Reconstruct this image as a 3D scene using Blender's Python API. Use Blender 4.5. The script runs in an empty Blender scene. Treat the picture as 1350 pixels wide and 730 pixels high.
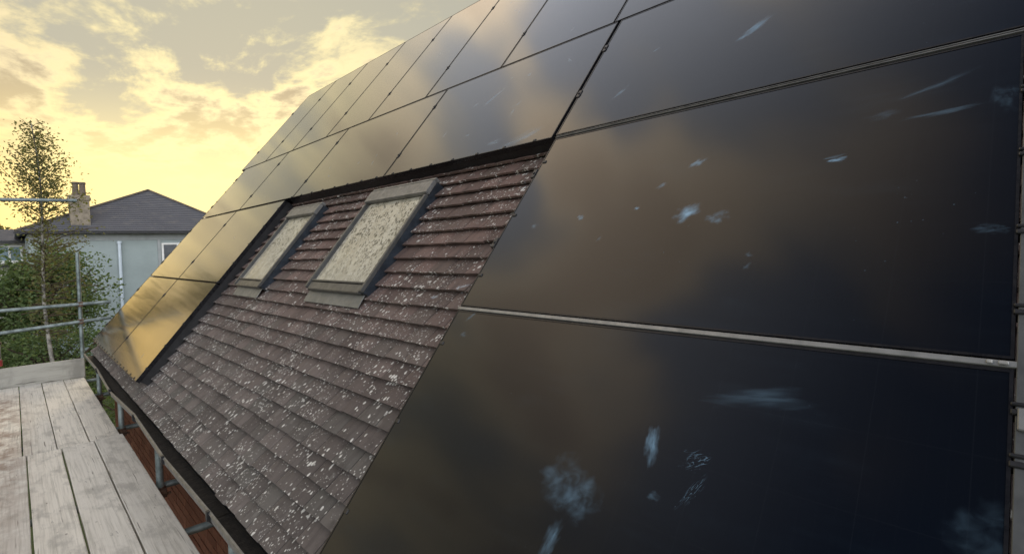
import bpy, bmesh, math, random
from mathutils import Matrix, Vector
R = math.radians
C = bpy.context.scene.collection
SC = bpy.context.scene
random.seed(7)

# ------------------------------------------------------------------ camera
cam = bpy.data.cameras.new('camera'); camo = bpy.data.objects.new('camera', cam); C.objects.link(camo)
rx = (0.708128, -0.705470, -0.029426); dn = (-0.040017, 0.001510, -0.999198); fw = (0.704949, 0.708738, -0.027162)
CAM = Vector((-1.371155, -1.842873, 0.257434))
m = Matrix.Identity(4)
for i in range(3):
    m[i][0] = rx[i]; m[i][1] = -dn[i]; m[i][2] = -fw[i]; m[i][3] = CAM[i]
camo.matrix_world = m
cam.sensor_width = 36; cam.sensor_fit = 'HORIZONTAL'
cam.lens = 36 * 684.1 / 1350
cam.shift_x = -22.36 / 1350; cam.shift_y = -21.27 / 1350
cam.clip_start = 0.05; cam.clip_end = 3000
SC.camera = camo

# ------------------------------------------------------------------ sun and sky
SUN_AZ, SUN_EL = R(18), R(9)          # azimuth measured from +Y towards +X
SUND = Vector((math.sin(SUN_AZ) * math.cos(SUN_EL), math.cos(SUN_AZ) * math.cos(SUN_EL), math.sin(SUN_EL)))
sun = bpy.data.lights.new('sun', 'SUN'); suno = bpy.data.objects.new('sun', sun); C.objects.link(suno)
sun.energy = 1.0; sun.angle = R(10); sun.color = (1.0, .82, .55)
suno.rotation_euler = (-SUND).to_track_quat('-Z', 'Y').to_euler()
SC.view_settings.view_transform = 'Standard'; SC.view_settings.look = 'None'
SC.view_settings.exposure = 1.6; SC.view_settings.gamma = 1.0


class NT:
    """small node-graph helper: every call returns an output socket"""
    def __init__(s, tree): s.t = tree
    def n(s, typ, ins=(), out=0, **kw):
        nd = s.t.nodes.new(typ)
        for k, v in kw.items(): setattr(nd, k, v)
        it = ins.items() if isinstance(ins, dict) else enumerate(ins)
        for k, v in it:
            if v is None: continue
            if isinstance(v, bpy.types.NodeSocket): s.t.links.new(v, nd.inputs[k])
            else: nd.inputs[k].default_value = v
        return nd.outputs[out]
    def m(s, op, a, b=None, c=None, clamp=False):
        return s.n('ShaderNodeMath', (a, b, c), operation=op, use_clamp=clamp)
    def vm(s, op, a, b=None, out=0):
        return s.n('ShaderNodeVectorMath', (a, b), out=out, operation=op)
    def rng(s, x, a, b, c=0., d=1., smooth=True):
        return s.n('ShaderNodeMapRange', {0: x, 1: a, 2: b, 3: c, 4: d}, interpolation_type='SMOOTHSTEP' if smooth else 'LINEAR')
    def mix(s, f, a, b, mode='MIX'):
        nd = s.t.nodes.new('ShaderNodeMix'); nd.data_type = 'RGBA'; nd.blend_type = mode
        for k, v in ((0, f), (6, a), (7, b)):
            if isinstance(v, bpy.types.NodeSocket): s.t.links.new(v, nd.inputs[k])
            elif k == 0: nd.inputs[k].default_value = v
            else: nd.inputs[k].default_value = (*v[:3], 1)
        return nd.outputs[2]
    def noise(s, vec, scale, detail=3., rough=.55, out=0, dist=0.):
        return s.n('ShaderNodeTexNoise', {'Vector': vec, 'Scale': scale, 'Detail': detail, 'Roughness': rough, 'Distortion': dist}, out=out)
    def voro(s, vec, scale, out=0, rand=1.):
        return s.n('ShaderNodeTexVoronoi', {'Vector': vec, 'Scale': scale, 'Randomness': rand}, out=out)
    def map(s, vec, loc=(0, 0, 0), rot=(0, 0, 0), sc=(1, 1, 1), typ='POINT'):
        return s.n('ShaderNodeMapping', {0: vec, 1: loc, 2: rot, 3: sc}, vector_type=typ)
    def sep(s, vec, i): return s.n('ShaderNodeSeparateXYZ', (vec,), out=i)
    def comb(s, x, y, z): return s.n('ShaderNodeCombineXYZ', (x, y, z))
    def bump(s, h, strength, dist=.01):
        return s.n('ShaderNodeBump', {'Height': h, 'Strength': strength, 'Distance': dist})


world = bpy.data.worlds.new('World'); SC.world = world; world.use_nodes = True
wt = world.node_tree; wt.nodes.clear(); W = NT(wt)
dirv = W.n('ShaderNodeTexCoord', out=0)
el = W.sep(dirv, 2)
cosg = W.vm('DOT_PRODUCT', dirv, tuple(SUND), out=1)
sky = wt.nodes.new('ShaderNodeTexSky'); sky.sky_type = 'NISHITA'; sky.sun_disc = False
sky.sun_elevation = SUN_EL; sky.sun_rotation = SUN_AZ; sky.air_density = 1.4; sky.dust_density = 0.6; sky.ozone_density = 1.5
nish = W.vm('SCALE', sky.outputs[0]); wt.nodes[-1].inputs[3].default_value = 0.05
# high thin veil of cloud that glows towards the sun and turns slate blue at the sides
g = W.rng(cosg, .06, .62)
hi = W.rng(el, .44, .78)
back_fill = W.rng(cosg, -.22, -.70)  # bright sky opposite the sun, added out of view to light boards and walls
veil = W.mix(g, (.010, .024, .056), W.mix(hi, (.215, .188, .126), (.46, .41, .335)))
veil = W.mix(W.m('MULTIPLY', back_fill, .95), veil, (.86, .87, .89))
low = W.rng(el, .40, .03)
lowg = W.m('MULTIPLY', low, W.rng(cosg, .35, .95))
veil = W.mix(W.m('MULTIPLY', lowg, .92), veil, (.53, .345, .105))
glow = W.rng(cosg, .90, 1.0)
veil = W.mix(W.m('MULTIPLY', glow, .8), veil, (.47, .405, .185))
# cloud layers on a plane above the scene
dz = W.m('ADD', W.m('MAXIMUM', el, 0.), .16)
cp = W.vm('DIVIDE', dirv, W.comb(dz, dz, dz))
cp = W.comb(W.sep(cp, 0), W.sep(cp, 1), 0.)
n1 = W.noise(W.map(cp, (7.4, 2.2, 0), (0, 0, R(25)), (1.0, .62, 1)), 1.9, 7., .60, dist=.35)
n2 = W.noise(W.map(cp, (9.3, 4.2, 2), (0, 0, R(20)), (1., .8, 1)), 6.0, 6., .62, dist=.3)
n3 = W.noise(W.map(cp, (7.4, 2.2, 0), (0, 0, R(25)), (1.0, .70, 1)), 2.5, 3.2, .48, dist=.5)      # thicker, softer sheets overhead
dens = W.m('ADD', W.m('MULTIPLY', n1, .73), W.m('MULTIPLY', n2, .27))
dens = W.m('ADD', W.m('MULTIPLY', dens, W.m('SUBTRACT', 1., hi)), W.m('MULTIPLY', n3, hi))
fade = W.rng(el, .06, .30)
cov = W.m('MULTIPLY', W.rng(dens, .465, .57), fade)
core = W.rng(dens, .515, .60)
lit = W.mix(g, (.034, .044, .068), W.mix(hi, (.335, .285, .185), (.84, .67, .48)))
lit = W.mix(back_fill, lit, (1.0, .98, .95))
shade = W.mix(g, (.020, .028, .044), W.mix(hi, (.160, .134, .096), (.64, .50, .36)))
shade = W.mix(back_fill, shade, (.62, .62, .65))
ccol = W.mix(core, lit, shade)
gap = W.mix(g, (.010, .022, .050), W.mix(hi, (.162, .158, .132), (.30, .32, .37)))
gap = W.mix(W.m('MULTIPLY', back_fill, .9), gap, (.66, .72, .84))
base = W.mix(W.m('MULTIPLY', W.rng(dens, .54, .44), W.m('MULTIPLY', fade, .9)), veil, gap)
skyc = W.mix(W.m('MULTIPLY', cov, .9), base, ccol)
thin = W.vm('MULTIPLY', nish, (.040, .022, .010))       # the clear sky that shows through the thin veil
tot = W.vm('ADD', skyc, thin)
below = W.rng(el, -.01, -.06)
tot = W.mix(below, tot, (.12, .12, .09))
bg = W.n('ShaderNodeBackground', {0: tot, 1: 1.0})
wo = wt.nodes.new('ShaderNodeOutputWorld'); wt.links.new(bg, wo.inputs[0])

# ------------------------------------------------------------------ frames of reference
TH = R(51); ct, st = math.cos(TH), math.sin(TH)
# roof frame: local x runs along the eaves towards the viewer's right, y up the slope, z out of the roof;
# z = 0 is the face of the solar panels
ROOF = Matrix(((0, ct, -st, 0), (-1, 0, 0, 0), (0, st, ct, 0), (0, 0, 0, 1)))
WM = {}
GZ = -3.8


def setw(o, M, parent=None):
    WM[o.name] = M.copy()
    if parent is not None:
        o.parent = parent; o.matrix_basis = WM[parent.name].inverted() @ M
    else: o.matrix_basis = M


def props(o, label=None, cat=None, group=None, kind=None):
    if label: o['label'] = label
    if cat: o['category'] = cat
    if group: o['group'] = group
    if kind: o['kind'] = kind
    return o


def empty(name, M=None, **kw):
    o = bpy.data.objects.new(name, None); C.objects.link(o); o.empty_display_size = .1
    setw(o, M if M is not None else Matrix.Identity(4)); return props(o, **kw)


class MB:
    """collects polygons of one mesh"""
    def __init__(s): s.v = []; s.f = []
    def add(s, vs, fs):
        b = len(s.v); s.v += [tuple(p) for p in vs]; s.f += [tuple(b + i for i in f) for f in fs]; return s
    def box(s, x0, x1, y0, y1, z0, z1, M=None):
        vs = [Vector((x, y, z)) for x in (x0, x1) for y in (y0, y1) for z in (z0, z1)]
        if M is not None: vs = [M @ p for p in vs]
        return s.add(vs, [(0, 1, 3, 2), (4, 6, 7, 5), (0, 4, 5, 1), (2, 3, 7, 6), (0, 2, 6, 4), (1, 5, 7, 3)])
    def quad(s, a, b, c, d): return s.add([a, b, c, d], [(0, 1, 2, 3)])
    def tube(s, pts, rad, n=10, caps=True):
        pts = [Vector(p) for p in pts]; k = len(pts)
        rad = rad if isinstance(rad, (list, tuple)) else [rad] * k
        vs = []; side = None
        for i, p in enumerate(pts):
            t = (pts[min(i + 1, k - 1)] - pts[max(i - 1, 0)]).normalized()
            if side is None: side = t.cross(Vector((0, 0, 1)) if abs(t.z) < .9 else Vector((0, 1, 0))).normalized()
            else: side = (side - t * side.dot(t)).normalized()
            up = side.cross(t)
            for j in range(n):
                a = 2 * math.pi * j / n; vs.append(p + (side * math.cos(a) + up * math.sin(a)) * rad[i])
        fs = [(i * n + j, i * n + (j + 1) % n, (i + 1) * n + (j + 1) % n, (i + 1) * n + j) for i in range(k - 1) for j in range(n)]
        if caps: fs += [tuple(range(n))[::-1], tuple((k - 1) * n + j for j in range(n))]
        return s.add(vs, fs)
    def prism(s, prof, y0, y1, M=None):
        """profile in x,z extruded along y"""
        n = len(prof)
        vs = [Vector((x, y, z)) for y in (y0, y1) for x, z in prof]
        if M is not None: vs = [M @ p for p in vs]
        return s.add(vs, [(i, (i + 1) % n, n + (i + 1) % n, n + i) for i in range(n)] + [tuple(range(n))[::-1], tuple(range(n, 2 * n))])
    def mesh(s, name, mat, smooth=False, bevel=0., seg=1):
        me = bpy.data.meshes.new(name); me.from_pydata(s.v, [], s.f)
        bm = bmesh.new(); bm.from_mesh(me)
        bmesh.ops.recalc_face_normals(bm, faces=bm.faces)
        if bevel: bmesh.ops.bevel(bm, geom=bm.edges[:], offset=bevel, segments=seg, affect='EDGES', clamp_overlap=True)
        bm.to_mesh(me); bm.free()
        if mat: me.materials.append(mat)
        if smooth:
            for p in me.polygons: p.use_smooth = True
            me.set_sharp_from_angle(angle=R(35))
        return me
    def obj(s, name, mat, parent=None, M=None, smooth=False, bevel=0., seg=1, **kw):
        return link(name, s.mesh(name, mat, smooth, bevel, seg), parent, M, **kw)


def link(name, me, parent=None, M=None, **kw):
    o = bpy.data.objects.new(name, me); C.objects.link(o)
    if M is None: M = WM[parent.name] if parent is not None else Matrix.Identity(4)
    setw(o, M, parent); return props(o, **kw)


def T(x, y, z): return Matrix.Translation((x, y, z))


# ------------------------------------------------------------------ materials
def mat(name):
    mt = bpy.data.materials.new(name); mt.use_nodes = True
    nt = NT(mt.node_tree); b = mt.node_tree.nodes['Principled BSDF']
    def put(**kw):
        for k, v in kw.items():
            k = {'Base': 'Base Color', 'Rough': 'Roughness', 'Metal': 'Metallic', 'Spec': 'Specular IOR Level', 'Trans': 'Transmission Weight'}.get(k, k)
            if isinstance(v, bpy.types.NodeSocket): mt.node_tree.links.new(v, b.inputs[k])
            elif k == 'Base Color': b.inputs[k].default_value = (*v[:3], 1)
            else: b.inputs[k].default_value = v
    return mt, nt, put


def simple(name, col, rough=.6, metal=0., var=.15, scale=8., bump=0., spec=.5, col2=None):
    mt, N, put = mat(name)
    pos = N.n('ShaderNodeNewGeometry', out=0)
    n = N.noise(pos, scale, 5., .6)
    c2 = col2 or tuple(x * (1 - 2 * var) for x in col)
    c = N.mix(N.rng(n, .3, .7), tuple(min(1, x * (1 + var)) for x in col), c2)
    put(Base=c, Metal=metal, Spec=spec)
    put(Rough=N.rng(N.noise(pos, scale * 3, 3.), .2, .8, max(0, rough - .12), min(1, rough + .12)))
    if bump: put(Normal=N.bump(N.noise(pos, scale * 6, 4.), bump, .005))
    return mt


def smudge(N, vec, x, y, a, b, ang, kind):
    """mask of one dusty smear centred at x,y with half-lengths a,b (panel coordinates)"""
    p = N.map(vec, (x, y, 0), (0, 0, ang), (a, b, 1), 'TEXTURE')
    w = N.vm('SUBTRACT', N.noise(N.vm('ADD', p, (x * 9.7, y * 7.3, a * 50)), .85, 2.2, .55, out=1), (.5, .5, .5))
    q = N.vm('ADD', p, N.vm('MULTIPLY', w, (2.2, 2.2, 0)))
    q = N.vm('MULTIPLY', q, (1, 1, 0))
    r = N.vm('LENGTH', q, out=1)
    if kind == 'cloud':
        ring = N.m('MULTIPLY', N.rng(r, 1.15, .35), N.rng(r, .05, .6, .45, 1.))
        return N.m('MULTIPLY', ring, N.rng(N.noise(p, 1.5, 3., .5, dist=.8), .30, .70, .12, 1.))
    if kind == 'smear':
        st_ = N.noise(N.map(p, sc=(.8, 1.9, 1)), 1.7, 5., .62, dist=.6)
        return N.m('MULTIPLY', N.rng(r, 1.25, .0), N.rng(st_, .25, .78, .35, 1.))
    if kind == 'scratch':
        st_ = N.noise(N.map(p, sc=(.45, 1.1, 1)), 1.5, 2., .5, dist=1.6)
        line = N.rng(N.m('ABSOLUTE', N.m('SUBTRACT', st_, .5)), .030, .004)
        return N.m('MULTIPLY', N.rng(r, 1.1, .5), N.m('MULTIPLY', line, N.rng(N.noise(p, 2.2, 3.), .35, .6)))
    return N.m('MULTIPLY', N.rng(r, 1.15, .1), N.rng(N.noise(p, 1.4, 2., .5), .3, .6, .4, 1.))


def panel_mat(name, seed, marks=(), landscape=True):
    """dark cells under textured solar glass, with the fine cell grid, dust film and the smears of this panel"""
    mt, N, put = mat(name)
    oc = N.n('ShaderNodeTexCoord', out=3)
    X, Y = N.sep(oc, 0), N.sep(oc, 1)
    def grid(s, per, w):
        f = N.m('ABSOLUTE', N.m('SUBTRACT', N.m('FRACT', N.m('DIVIDE', s, per)), .5))
        return N.rng(f, .5 - w / per, .5 - w / per * .3)
    cells = N.m('MAXIMUM', grid(X, .166, .0016), grid(Y, .166, .0016))
    fing = N.m('MAXIMUM', grid(X if landscape else Y, .0332, .0007), 0.)
    base = N.mix(N.rng(N.noise(N.map(oc, (seed, seed * .7, 0)), 1.5, 2.), .3, .7), (.0022, .0036, .0072), (.0034, .0042, .0066))
    base = N.mix(N.m('MULTIPLY', cells, .16), base, (.013, .016, .021))
    base = N.mix(N.m('MULTIPLY', fing, .07), base, (.018, .021, .026))
    dustn = N.noise(N.map(oc, (seed * 3.1, 2, 0), (0, 0, .2), (1, 1, 1)), 3.0, 6., .62)
    wip = N.noise(N.map(oc, (seed, 5, 0), (0, 0, R(35)), (1.2, 9, 1)), 2.2, 4., .6)
    film = N.m('MULTIPLY', N.rng(dustn, .45, .8), N.rng(wip, .4, .72))
    speck = N.m('MULTIPLY', N.rng(N.voro(N.map(oc, (seed, 0, 0)), 38.), .10, .04), N.rng(N.noise(oc, 2.1, 3.), .56, .72))
    tot = N.m('ADD', N.m('MULTIPLY', film, .018), N.m('MULTIPLY', speck, .16))
    for (x, y, a, b, ang, kind, amt) in marks:
        tot = N.m('ADD', tot, N.m('MULTIPLY', smudge(N, oc, x, y, a, b, ang, kind), amt * .78))
    tot = N.m('MINIMUM', tot, .95)
    put(Base=N.mix(tot, base, (.23, .40, .56)), IOR=1.16)
    put(**{'Coat Weight': 1.0, 'Coat IOR': 1.31, 'Coat Roughness': .105})
    put(Rough=N.m('MINIMUM', N.m('ADD', N.m('MULTIPLY', tot, 1.2), N.rng(dustn, .3, .7, .105, .145)), .8))
    return mt


MT = {}
MT['alu'] = simple('anodised_aluminium', (.27, .275, .27), .45, .55, .10, 14.)
MT['alu_dark'] = simple('weathered_aluminium', (.10, .105, .105), .45, .4, .12, 14.)
MT['alu_dull'] = simple('dull_aluminium', (.21, .21, .205), .5, .6, .12, 14.)
MT['black_frame'] = simple('black_panel_frame', (.010, .010, .012), .30, 0, .15, 20., spec=.25)
MT['black'] = simple('black_plastic', (.014, .014, .016), .45, 0, .2, 20.)
MT['blacksoft'] = simple('roof_felt', (.012, .012, .014), .85, 0, .3, 9.)
MT['galv'] = simple('galvanised_tube', (.235, .28, .28), .48, .5, .22, 11., .05, col2=(.12, .15, .15))
MT['rust'] = simple('rusty_coupler', (.16, .10, .07), .7, .4, .3, 40., .2)
MT['redpaint'] = simple('red_paint', (.32, .035, .04), .5, 0, .2, 40.)
MT['pale_cap'] = simple('pale_metal', (.45, .45, .43), .5, .3, .2, 40.)
MT['lead'] = simple('lead_apron', (.20, .205, .195), .5, .25, .10, 9., .1)
MT['wframe'] = simple('window_frame_coat', (.10, .10, .098), .40, .35, .12, 12.)
MT['wframe_dark'] = simple('window_side_flashing', (.035, .045, .060), .42, .4, .2, 12.)
MT['wood_white'] = simple('white_joinery', (.78, .78, .75), .5, 0, .05, 10.)
MT['render_cream'] = simple('cream_render', (.48, .46, .41), .85, 0, .06, 1.5, .1)
MT['render_blue'] = simple('pale_blue_render', (.33, .385, .38), .85, 0, .05, .9, .1)
MT['stone_band'] = simple('band_course', (.34, .36, .36), .8, 0, .08, 2.)
MT['gutter_black'] = simple('black_gutter', (.02, .02, .022), .5, 0, .2, 9.)
MT['stack_brick'] = simple('pale_stack_brick', (.29, .245, .185), .9, 0, .18, 5., .3)
MT['pot'] = simple('terracotta_pot', (.16, .125, .095), .8, 0, .2, 9.)
MT['bark'] = simple('birch_bark', (.36, .34, .30), .8, 0, .3, 9., .3, col2=(.07, .065, .06))
MT['twig'] = simple('twig_bark', (.10, .07, .05), .8, 0, .3, 9.)
MT['dirt'] = simple('gutter_dirt', (.016, .013, .011), .95, 0, .4, 25., .6)


def brick_mat():
    mt, N, put = mat('red_brick')
    rnd = N.n('ShaderNodeNewGeometry', out='Random Per Island'); pos = N.n('ShaderNodeNewGeometry', out=0)
    c = N.mix(rnd, (.20, .068, .042), (.30, .12, .075))
    c = N.mix(N.m('MULTIPLY', N.rng(N.noise(pos, 22., 5.), .45, .75), .6), c, (.10, .05, .04))
    put(Base=c, Rough=.9, Normal=N.bump(N.noise(pos, 90., 3.), .35, .004)); return mt
MT['brick'] = brick_mat()
MT['mortar'] = simple('mortar', (.20, .17, .14), .95, 0, .15, 30., .2)


def tile_mat():
    """weathered concrete plain tiles, mottled with pale lichen"""
    mt, N, put = mat('concrete_roof_tile')
    pos = N.n('ShaderNodeNewGeometry', out=0)
    isl = N.n('ShaderNodeNewGeometry', out='Random Per Island')
    ob = N.n('ShaderNodeObjectInfo', out='Random')
    rnd = N.m('FRACT', N.m('ADD', isl, ob))
    rnd2 = N.m('FRACT', N.m('MULTIPLY', rnd, 7.31))
    inv = ROOF.inverted().to_euler()
    rp = N.map(pos, (0, 0, 0), tuple(inv))            # roof coordinates: x along the eaves, y up the slope
    c = N.mix(rnd, (.102, .088, .081), (.180, .154, .141))
    c = N.mix(N.m('MULTIPLY', N.rng(rnd2, .45, 1.), .65), c, (.118, .115, .104))
    # greyer towards the eaves, redder higher up
    up = N.rng(N.m('ADD', N.sep(rp, 1), N.m('MULTIPLY', N.noise(rp, 1.3, 3.), .8)), -.5, 1.0)
    c = N.mix(up, c, N.mix(1., c, (1.12, .86, .80), 'MULTIPLY'))
    streak = N.noise(N.map(rp, sc=(26, 4.5, 5)), 1., 5., .65)
    c = N.mix(N.m('MULTIPLY', N.rng(streak, .45, .75), .55), c, (.055, .045, .043))
    fine = N.noise(rp, 85., 4., .7)
    c = N.mix(N.m('MULTIPLY', N.rng(fine, .5, .8), .5), c, (.18, .158, .147))
    blot = N.noise(rp, 9., 4., .6)
    c = N.mix(N.m('MULTIPLY', N.rng(blot, .55, .75), .5), c, (.047, .039, .036))
    # lichen: two sizes of irregular pale spots in patches
    wob = N.vm('MULTIPLY', N.vm('SUBTRACT', N.noise(rp, 60., 3., .6, out=1), (.5, .5, .5)), (.012, .012, .012))
    lp = N.vm('ADD', rp, wob)
    def spots(scale, thr, loc, patch_scale, p0, p1, sx=1.):
        v = N.map(lp, loc, sc=(1.12 * sx, .86 * sx, .35))
        d = N.voro(v, scale); cr = N.sep(N.voro(v, scale, out=1), 0)
        rad = N.m('MULTIPLY', N.m('POWER', cr, 3.0), thr)
        patch = N.rng(N.noise(N.map(rp, loc), patch_scale, 3., .55), p0, p1)
        return N.rng(N.m('SUBTRACT', N.m('MULTIPLY', rad, patch), d), -.06, .05)
    s1 = spots(44., .52, (1, 2, 0), 2.6, .34, .58)
    s2 = spots(80., .52, (5, 1, 3), 3.2, .39, .62)
    s3 = spots(120., .50, (2, 7, 1), 4.0, .43, .65)
    lic = N.m('MAXIMUM', N.m('MAXIMUM', s1, s2), N.m('MULTIPLY', s3, .7))
    lc = N.mix(N.noise(rp, 30., 2.), (.50, .48, .43), (.86, .85, .80))
    c = N.mix(N.m('MULTIPLY', lic, .93), c, lc)
    halo = spots(17., .55, (3, 3, 0), 1.8, .42, .66)
    c = N.mix(N.m('MULTIPLY', halo, .22), c, (.30, .29, .26))
    for (mx, my, ma, mb, an, am) in ((-.172, .172, .032, .010, .5, .8), (-.20, .155, .018, .008, 2.2, .8), (-.375, .105, .030, .013, .1, .75), (-.17, .835, .028, .009, .9, .7)):
        c = N.mix(N.m('MULTIPLY', smudge(N, rp, mx, my, ma, mb, an, 'smear'), am), c, (.62, .72, .80))
    put(Base=c, Rough=.88, Spec=.35)
    h = N.m('ADD', N.m('MULTIPLY', fine, .6), N.m('ADD', N.m('MULTIPLY', streak, .7), N.m('MULTIPLY', lic, .5)))
    put(Normal=N.bump(h, .55, .004)); return mt
MT['tile'] = tile_mat()


def board_mat(name='weathered_scaffold_timber', tone=(1., 1., 1.)):
    mt, N, put = mat(name)
    pos = N.n('ShaderNodeTexCoord', out=3); ob = N.n('ShaderNodeObjectInfo', out='Random')
    p = N.vm('ADD', pos, N.vm('MULTIPLY', N.comb(ob, ob, ob), (37., 11., 3.)))
    wpos = N.n('ShaderNodeNewGeometry', out=0)
    warp = N.noise(N.map(p, sc=(3., .5, 1)), 1.6, 3., out=1)
    pg = N.vm('ADD', p, N.vm('MULTIPLY', N.vm('SUBTRACT', warp, (.5, .5, .5)), (.05, 0, 0)))
    grain = N.noise(N.map(pg, sc=(52, 1.3, 10)), 1.5, 6., .62)
    fine = N.noise(N.map(pg, sc=(120, 3.0, 20)), 1.6, 4., .7)
    c = N.mix(ob, (.66, .635, .575), (.75, .71, .625))
    c = N.mix(N.rng(grain, .42, .80), c, (.45, .43, .375))
    c = N.mix(N.m('MULTIPLY', N.rng(fine, .55, .8), .3), c, (.30, .22, .19))
    crack = N.m('MULTIPLY', N.rng(N.noise(N.map(pg, (3, 9, 0), sc=(20, .45, 6)), 2.6, 3., .6), .655, .70), .75)
    c = N.mix(crack, c, (.10, .085, .07))
    kd = N.voro(N.map(pg, (1, 4, 0), sc=(4.2, 1.25, 1)), 1.); 
    c = N.mix(N.m('MULTIPLY', N.rng(kd, .085, .04), .6), c, (.17, .14, .11))
    wear = N.noise(N.map(p, (0, 3, 0), sc=(5, 2.2, 1)), 1.7, 5., .65)
    c = N.mix(N.m('MULTIPLY', N.rng(wear, .48, .70), .65), c, (.36, .345, .31))
    scuff = N.noise(N.map(p, (6, 3, 0), (0, 0, .5), (16, 3, 1)), 2.0, 4., .7)
    c = N.mix(N.m('MULTIPLY', N.rng(scuff, .64, .72), .5), c, (.07, .065, .06))
    # trodden red-brown mud towards the outer edge of the lift
    mx = N.rng(N.sep(wpos, 0), -1.22, -1.55); my = N.m('MULTIPLY', N.rng(N.sep(wpos, 1), 7.9, 6.6), N.rng(N.sep(wpos, 1), 1.5, 5.0, .25, 1.))
    nick = N.m('MULTIPLY', N.rng(N.voro(N.map(p, (2, 2, 0), sc=(15, 7, 1)), 1.), .13, .06), N.rng(N.noise(p, 5., 2.), .5, .6))
    c = N.mix(N.m('MULTIPLY', nick, .6), c, (.15, .13, .11))
    mud = N.m('MULTIPLY', N.m('MULTIPLY', mx, my), N.rng(N.noise(N.map(wpos, sc=(1.6, 1., 1)), 4.5, 5., .65), .36, .62))
    c = N.mix(N.m('MULTIPLY', mud, .8), c, (.20, .115, .075))
    c = N.mix(1., c, tone, 'MULTIPLY')
    put(Base=c, Rough=.85, Spec=.3, Normal=N.bump(N.m('ADD', grain, N.m('MULTIPLY', fine, .5)), .5, .003)); return mt
MT['board'] = board_mat()
MT['toe'] = board_mat('shaded_grey_timber', (.56, .57, .57))  # greyed board timber, with the toe board's shade darkened into its tone


def pane_mat():
    """skylight glass with a pale blind behind it, spotted with lichen and grime"""
    mt, N, put = mat('grimy_skylight_glass')
    oc = N.n('ShaderNodeTexCoord', out=3)
    q = N.map(oc, sc=(1.2, .75, 1))
    n1 = N.noise(q, 6., 4., .6)
    wq = N.vm('ADD', q, N.vm('MULTIPLY', N.noise(q, 40., 3., out=1), (.010, .010, 0)))
    sp = N.m('MULTIPLY', N.rng(N.voro(wq, 34.), .44, .26), N.rng(N.sep(N.voro(wq, 34., out=1), 0), .30, .42))
    sp2 = N.m('MULTIPLY', N.rng(N.voro(wq, 62.), .48, .28), N.rng(N.noise(q, 9., 3.), .38, .52))
    upper = N.rng(N.m('ADD', N.sep(oc, 1), N.m('MULTIPLY', n1, .3)), -.40, .35, .45, 1.)
    dirt = N.m('MULTIPLY', N.m('MAXIMUM', sp, sp2), upper)
    c = N.mix(N.rng(n1, .3, .7), (.42, .39, .30), (.57, .54, .44))
    c = N.mix(N.m('MULTIPLY', dirt, .9), c, (.10, .09, .06))
    w = N.m('MULTIPLY', N.rng(N.voro(N.map(q, (3, 3, 0)), 40.), .22, .12), .7)
    c = N.mix(w, c, (.70, .69, .63))
    put(Base=c, Rough=N.rng(dirt, 0., 1., .08, .7), IOR=1.55, Spec=N.rng(dirt, 0., .8, .5, .03)); return mt
MT['pane'] = pane_mat()


def slate_mat():
    mt, N, put = mat('distant_slate')
    oc = N.n('ShaderNodeTexCoord', out='UV'); pos = N.n('ShaderNodeNewGeometry', out=0)
    c = N.mix(N.noise(pos, 1.1, 5., .65), (.075, .078, .092), (.14, .142, .155))
    c = N.mix(N.m('MULTIPLY', N.rng(N.noise(pos, 2.6, 4.), .52, .72), .5), c, (.20, .185, .165))
    put(Base=c, Rough=.75); return mt
MT['slate'] = slate_mat()
MT['glass_dark'] = simple('far_window_glass', (.03, .04, .05), .12, 0, .1, 3.)
MT['glass_blue_reflect'] = simple('far_glass_blue_reflection', (.16, .24, .28), .2, 0, .2, 2.)  # blue reflection painted into the glass colour


def leaf_mat(name, a, b, trans=.35):
    mt, N, put = mat(name)
    isl = N.n('ShaderNodeNewGeometry', out='Random Per Island')
    c = N.mix(isl, a, b)
    nt = mt.node_tree; d = nt.nodes['Principled BSDF']; put(Base=c, Rough=.6, Spec=.3)
    tl = N.n('ShaderNodeBsdfTranslucent', (N.mix(1., c, (1.5, 1.5, .7), 'MULTIPLY'),))
    mx = N.n('ShaderNodeMixShader', (trans, d.outputs[0], tl))
    nt.links.new(mx, nt.nodes['Material Output'].inputs[0]); return mt
MT['birch_leaf'] = leaf_mat('birch_leaf', (.085, .095, .038), (.16, .16, .075))
MT['bush_leaf'] = leaf_mat('bush_leaf', (.070, .115, .042), (.18, .235, .095))
MT['far_leaf'] = leaf_mat('far_leaf', (.045, .060, .018), (.10, .11, .035))


def ground_mat():
    mt, N, put = mat('garden_ground')
    pos = N.n('ShaderNodeNewGeometry', out=0)
    c = N.mix(N.noise(pos, .8, 6., .7), (.03, .05, .014), (.09, .12, .035))
    c = N.mix(N.m('MULTIPLY', N.rng(N.noise(pos, .15, 3.), .5, .7), .6), c, (.13, .11, .07))
    put(Base=c, Rough=.95, Normal=N.bump(N.noise(pos, 14., 4.), .6, .05)); return mt
MT['ground'] = ground_mat()

# ------------------------------------------------------------------ ground
gm = MB(); gm.quad((-900, -400, GZ), (900, -400, GZ), (900, 1800, GZ), (-900, 1800, GZ))
gm.obj('ground', MT['ground'], kind='structure')

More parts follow.
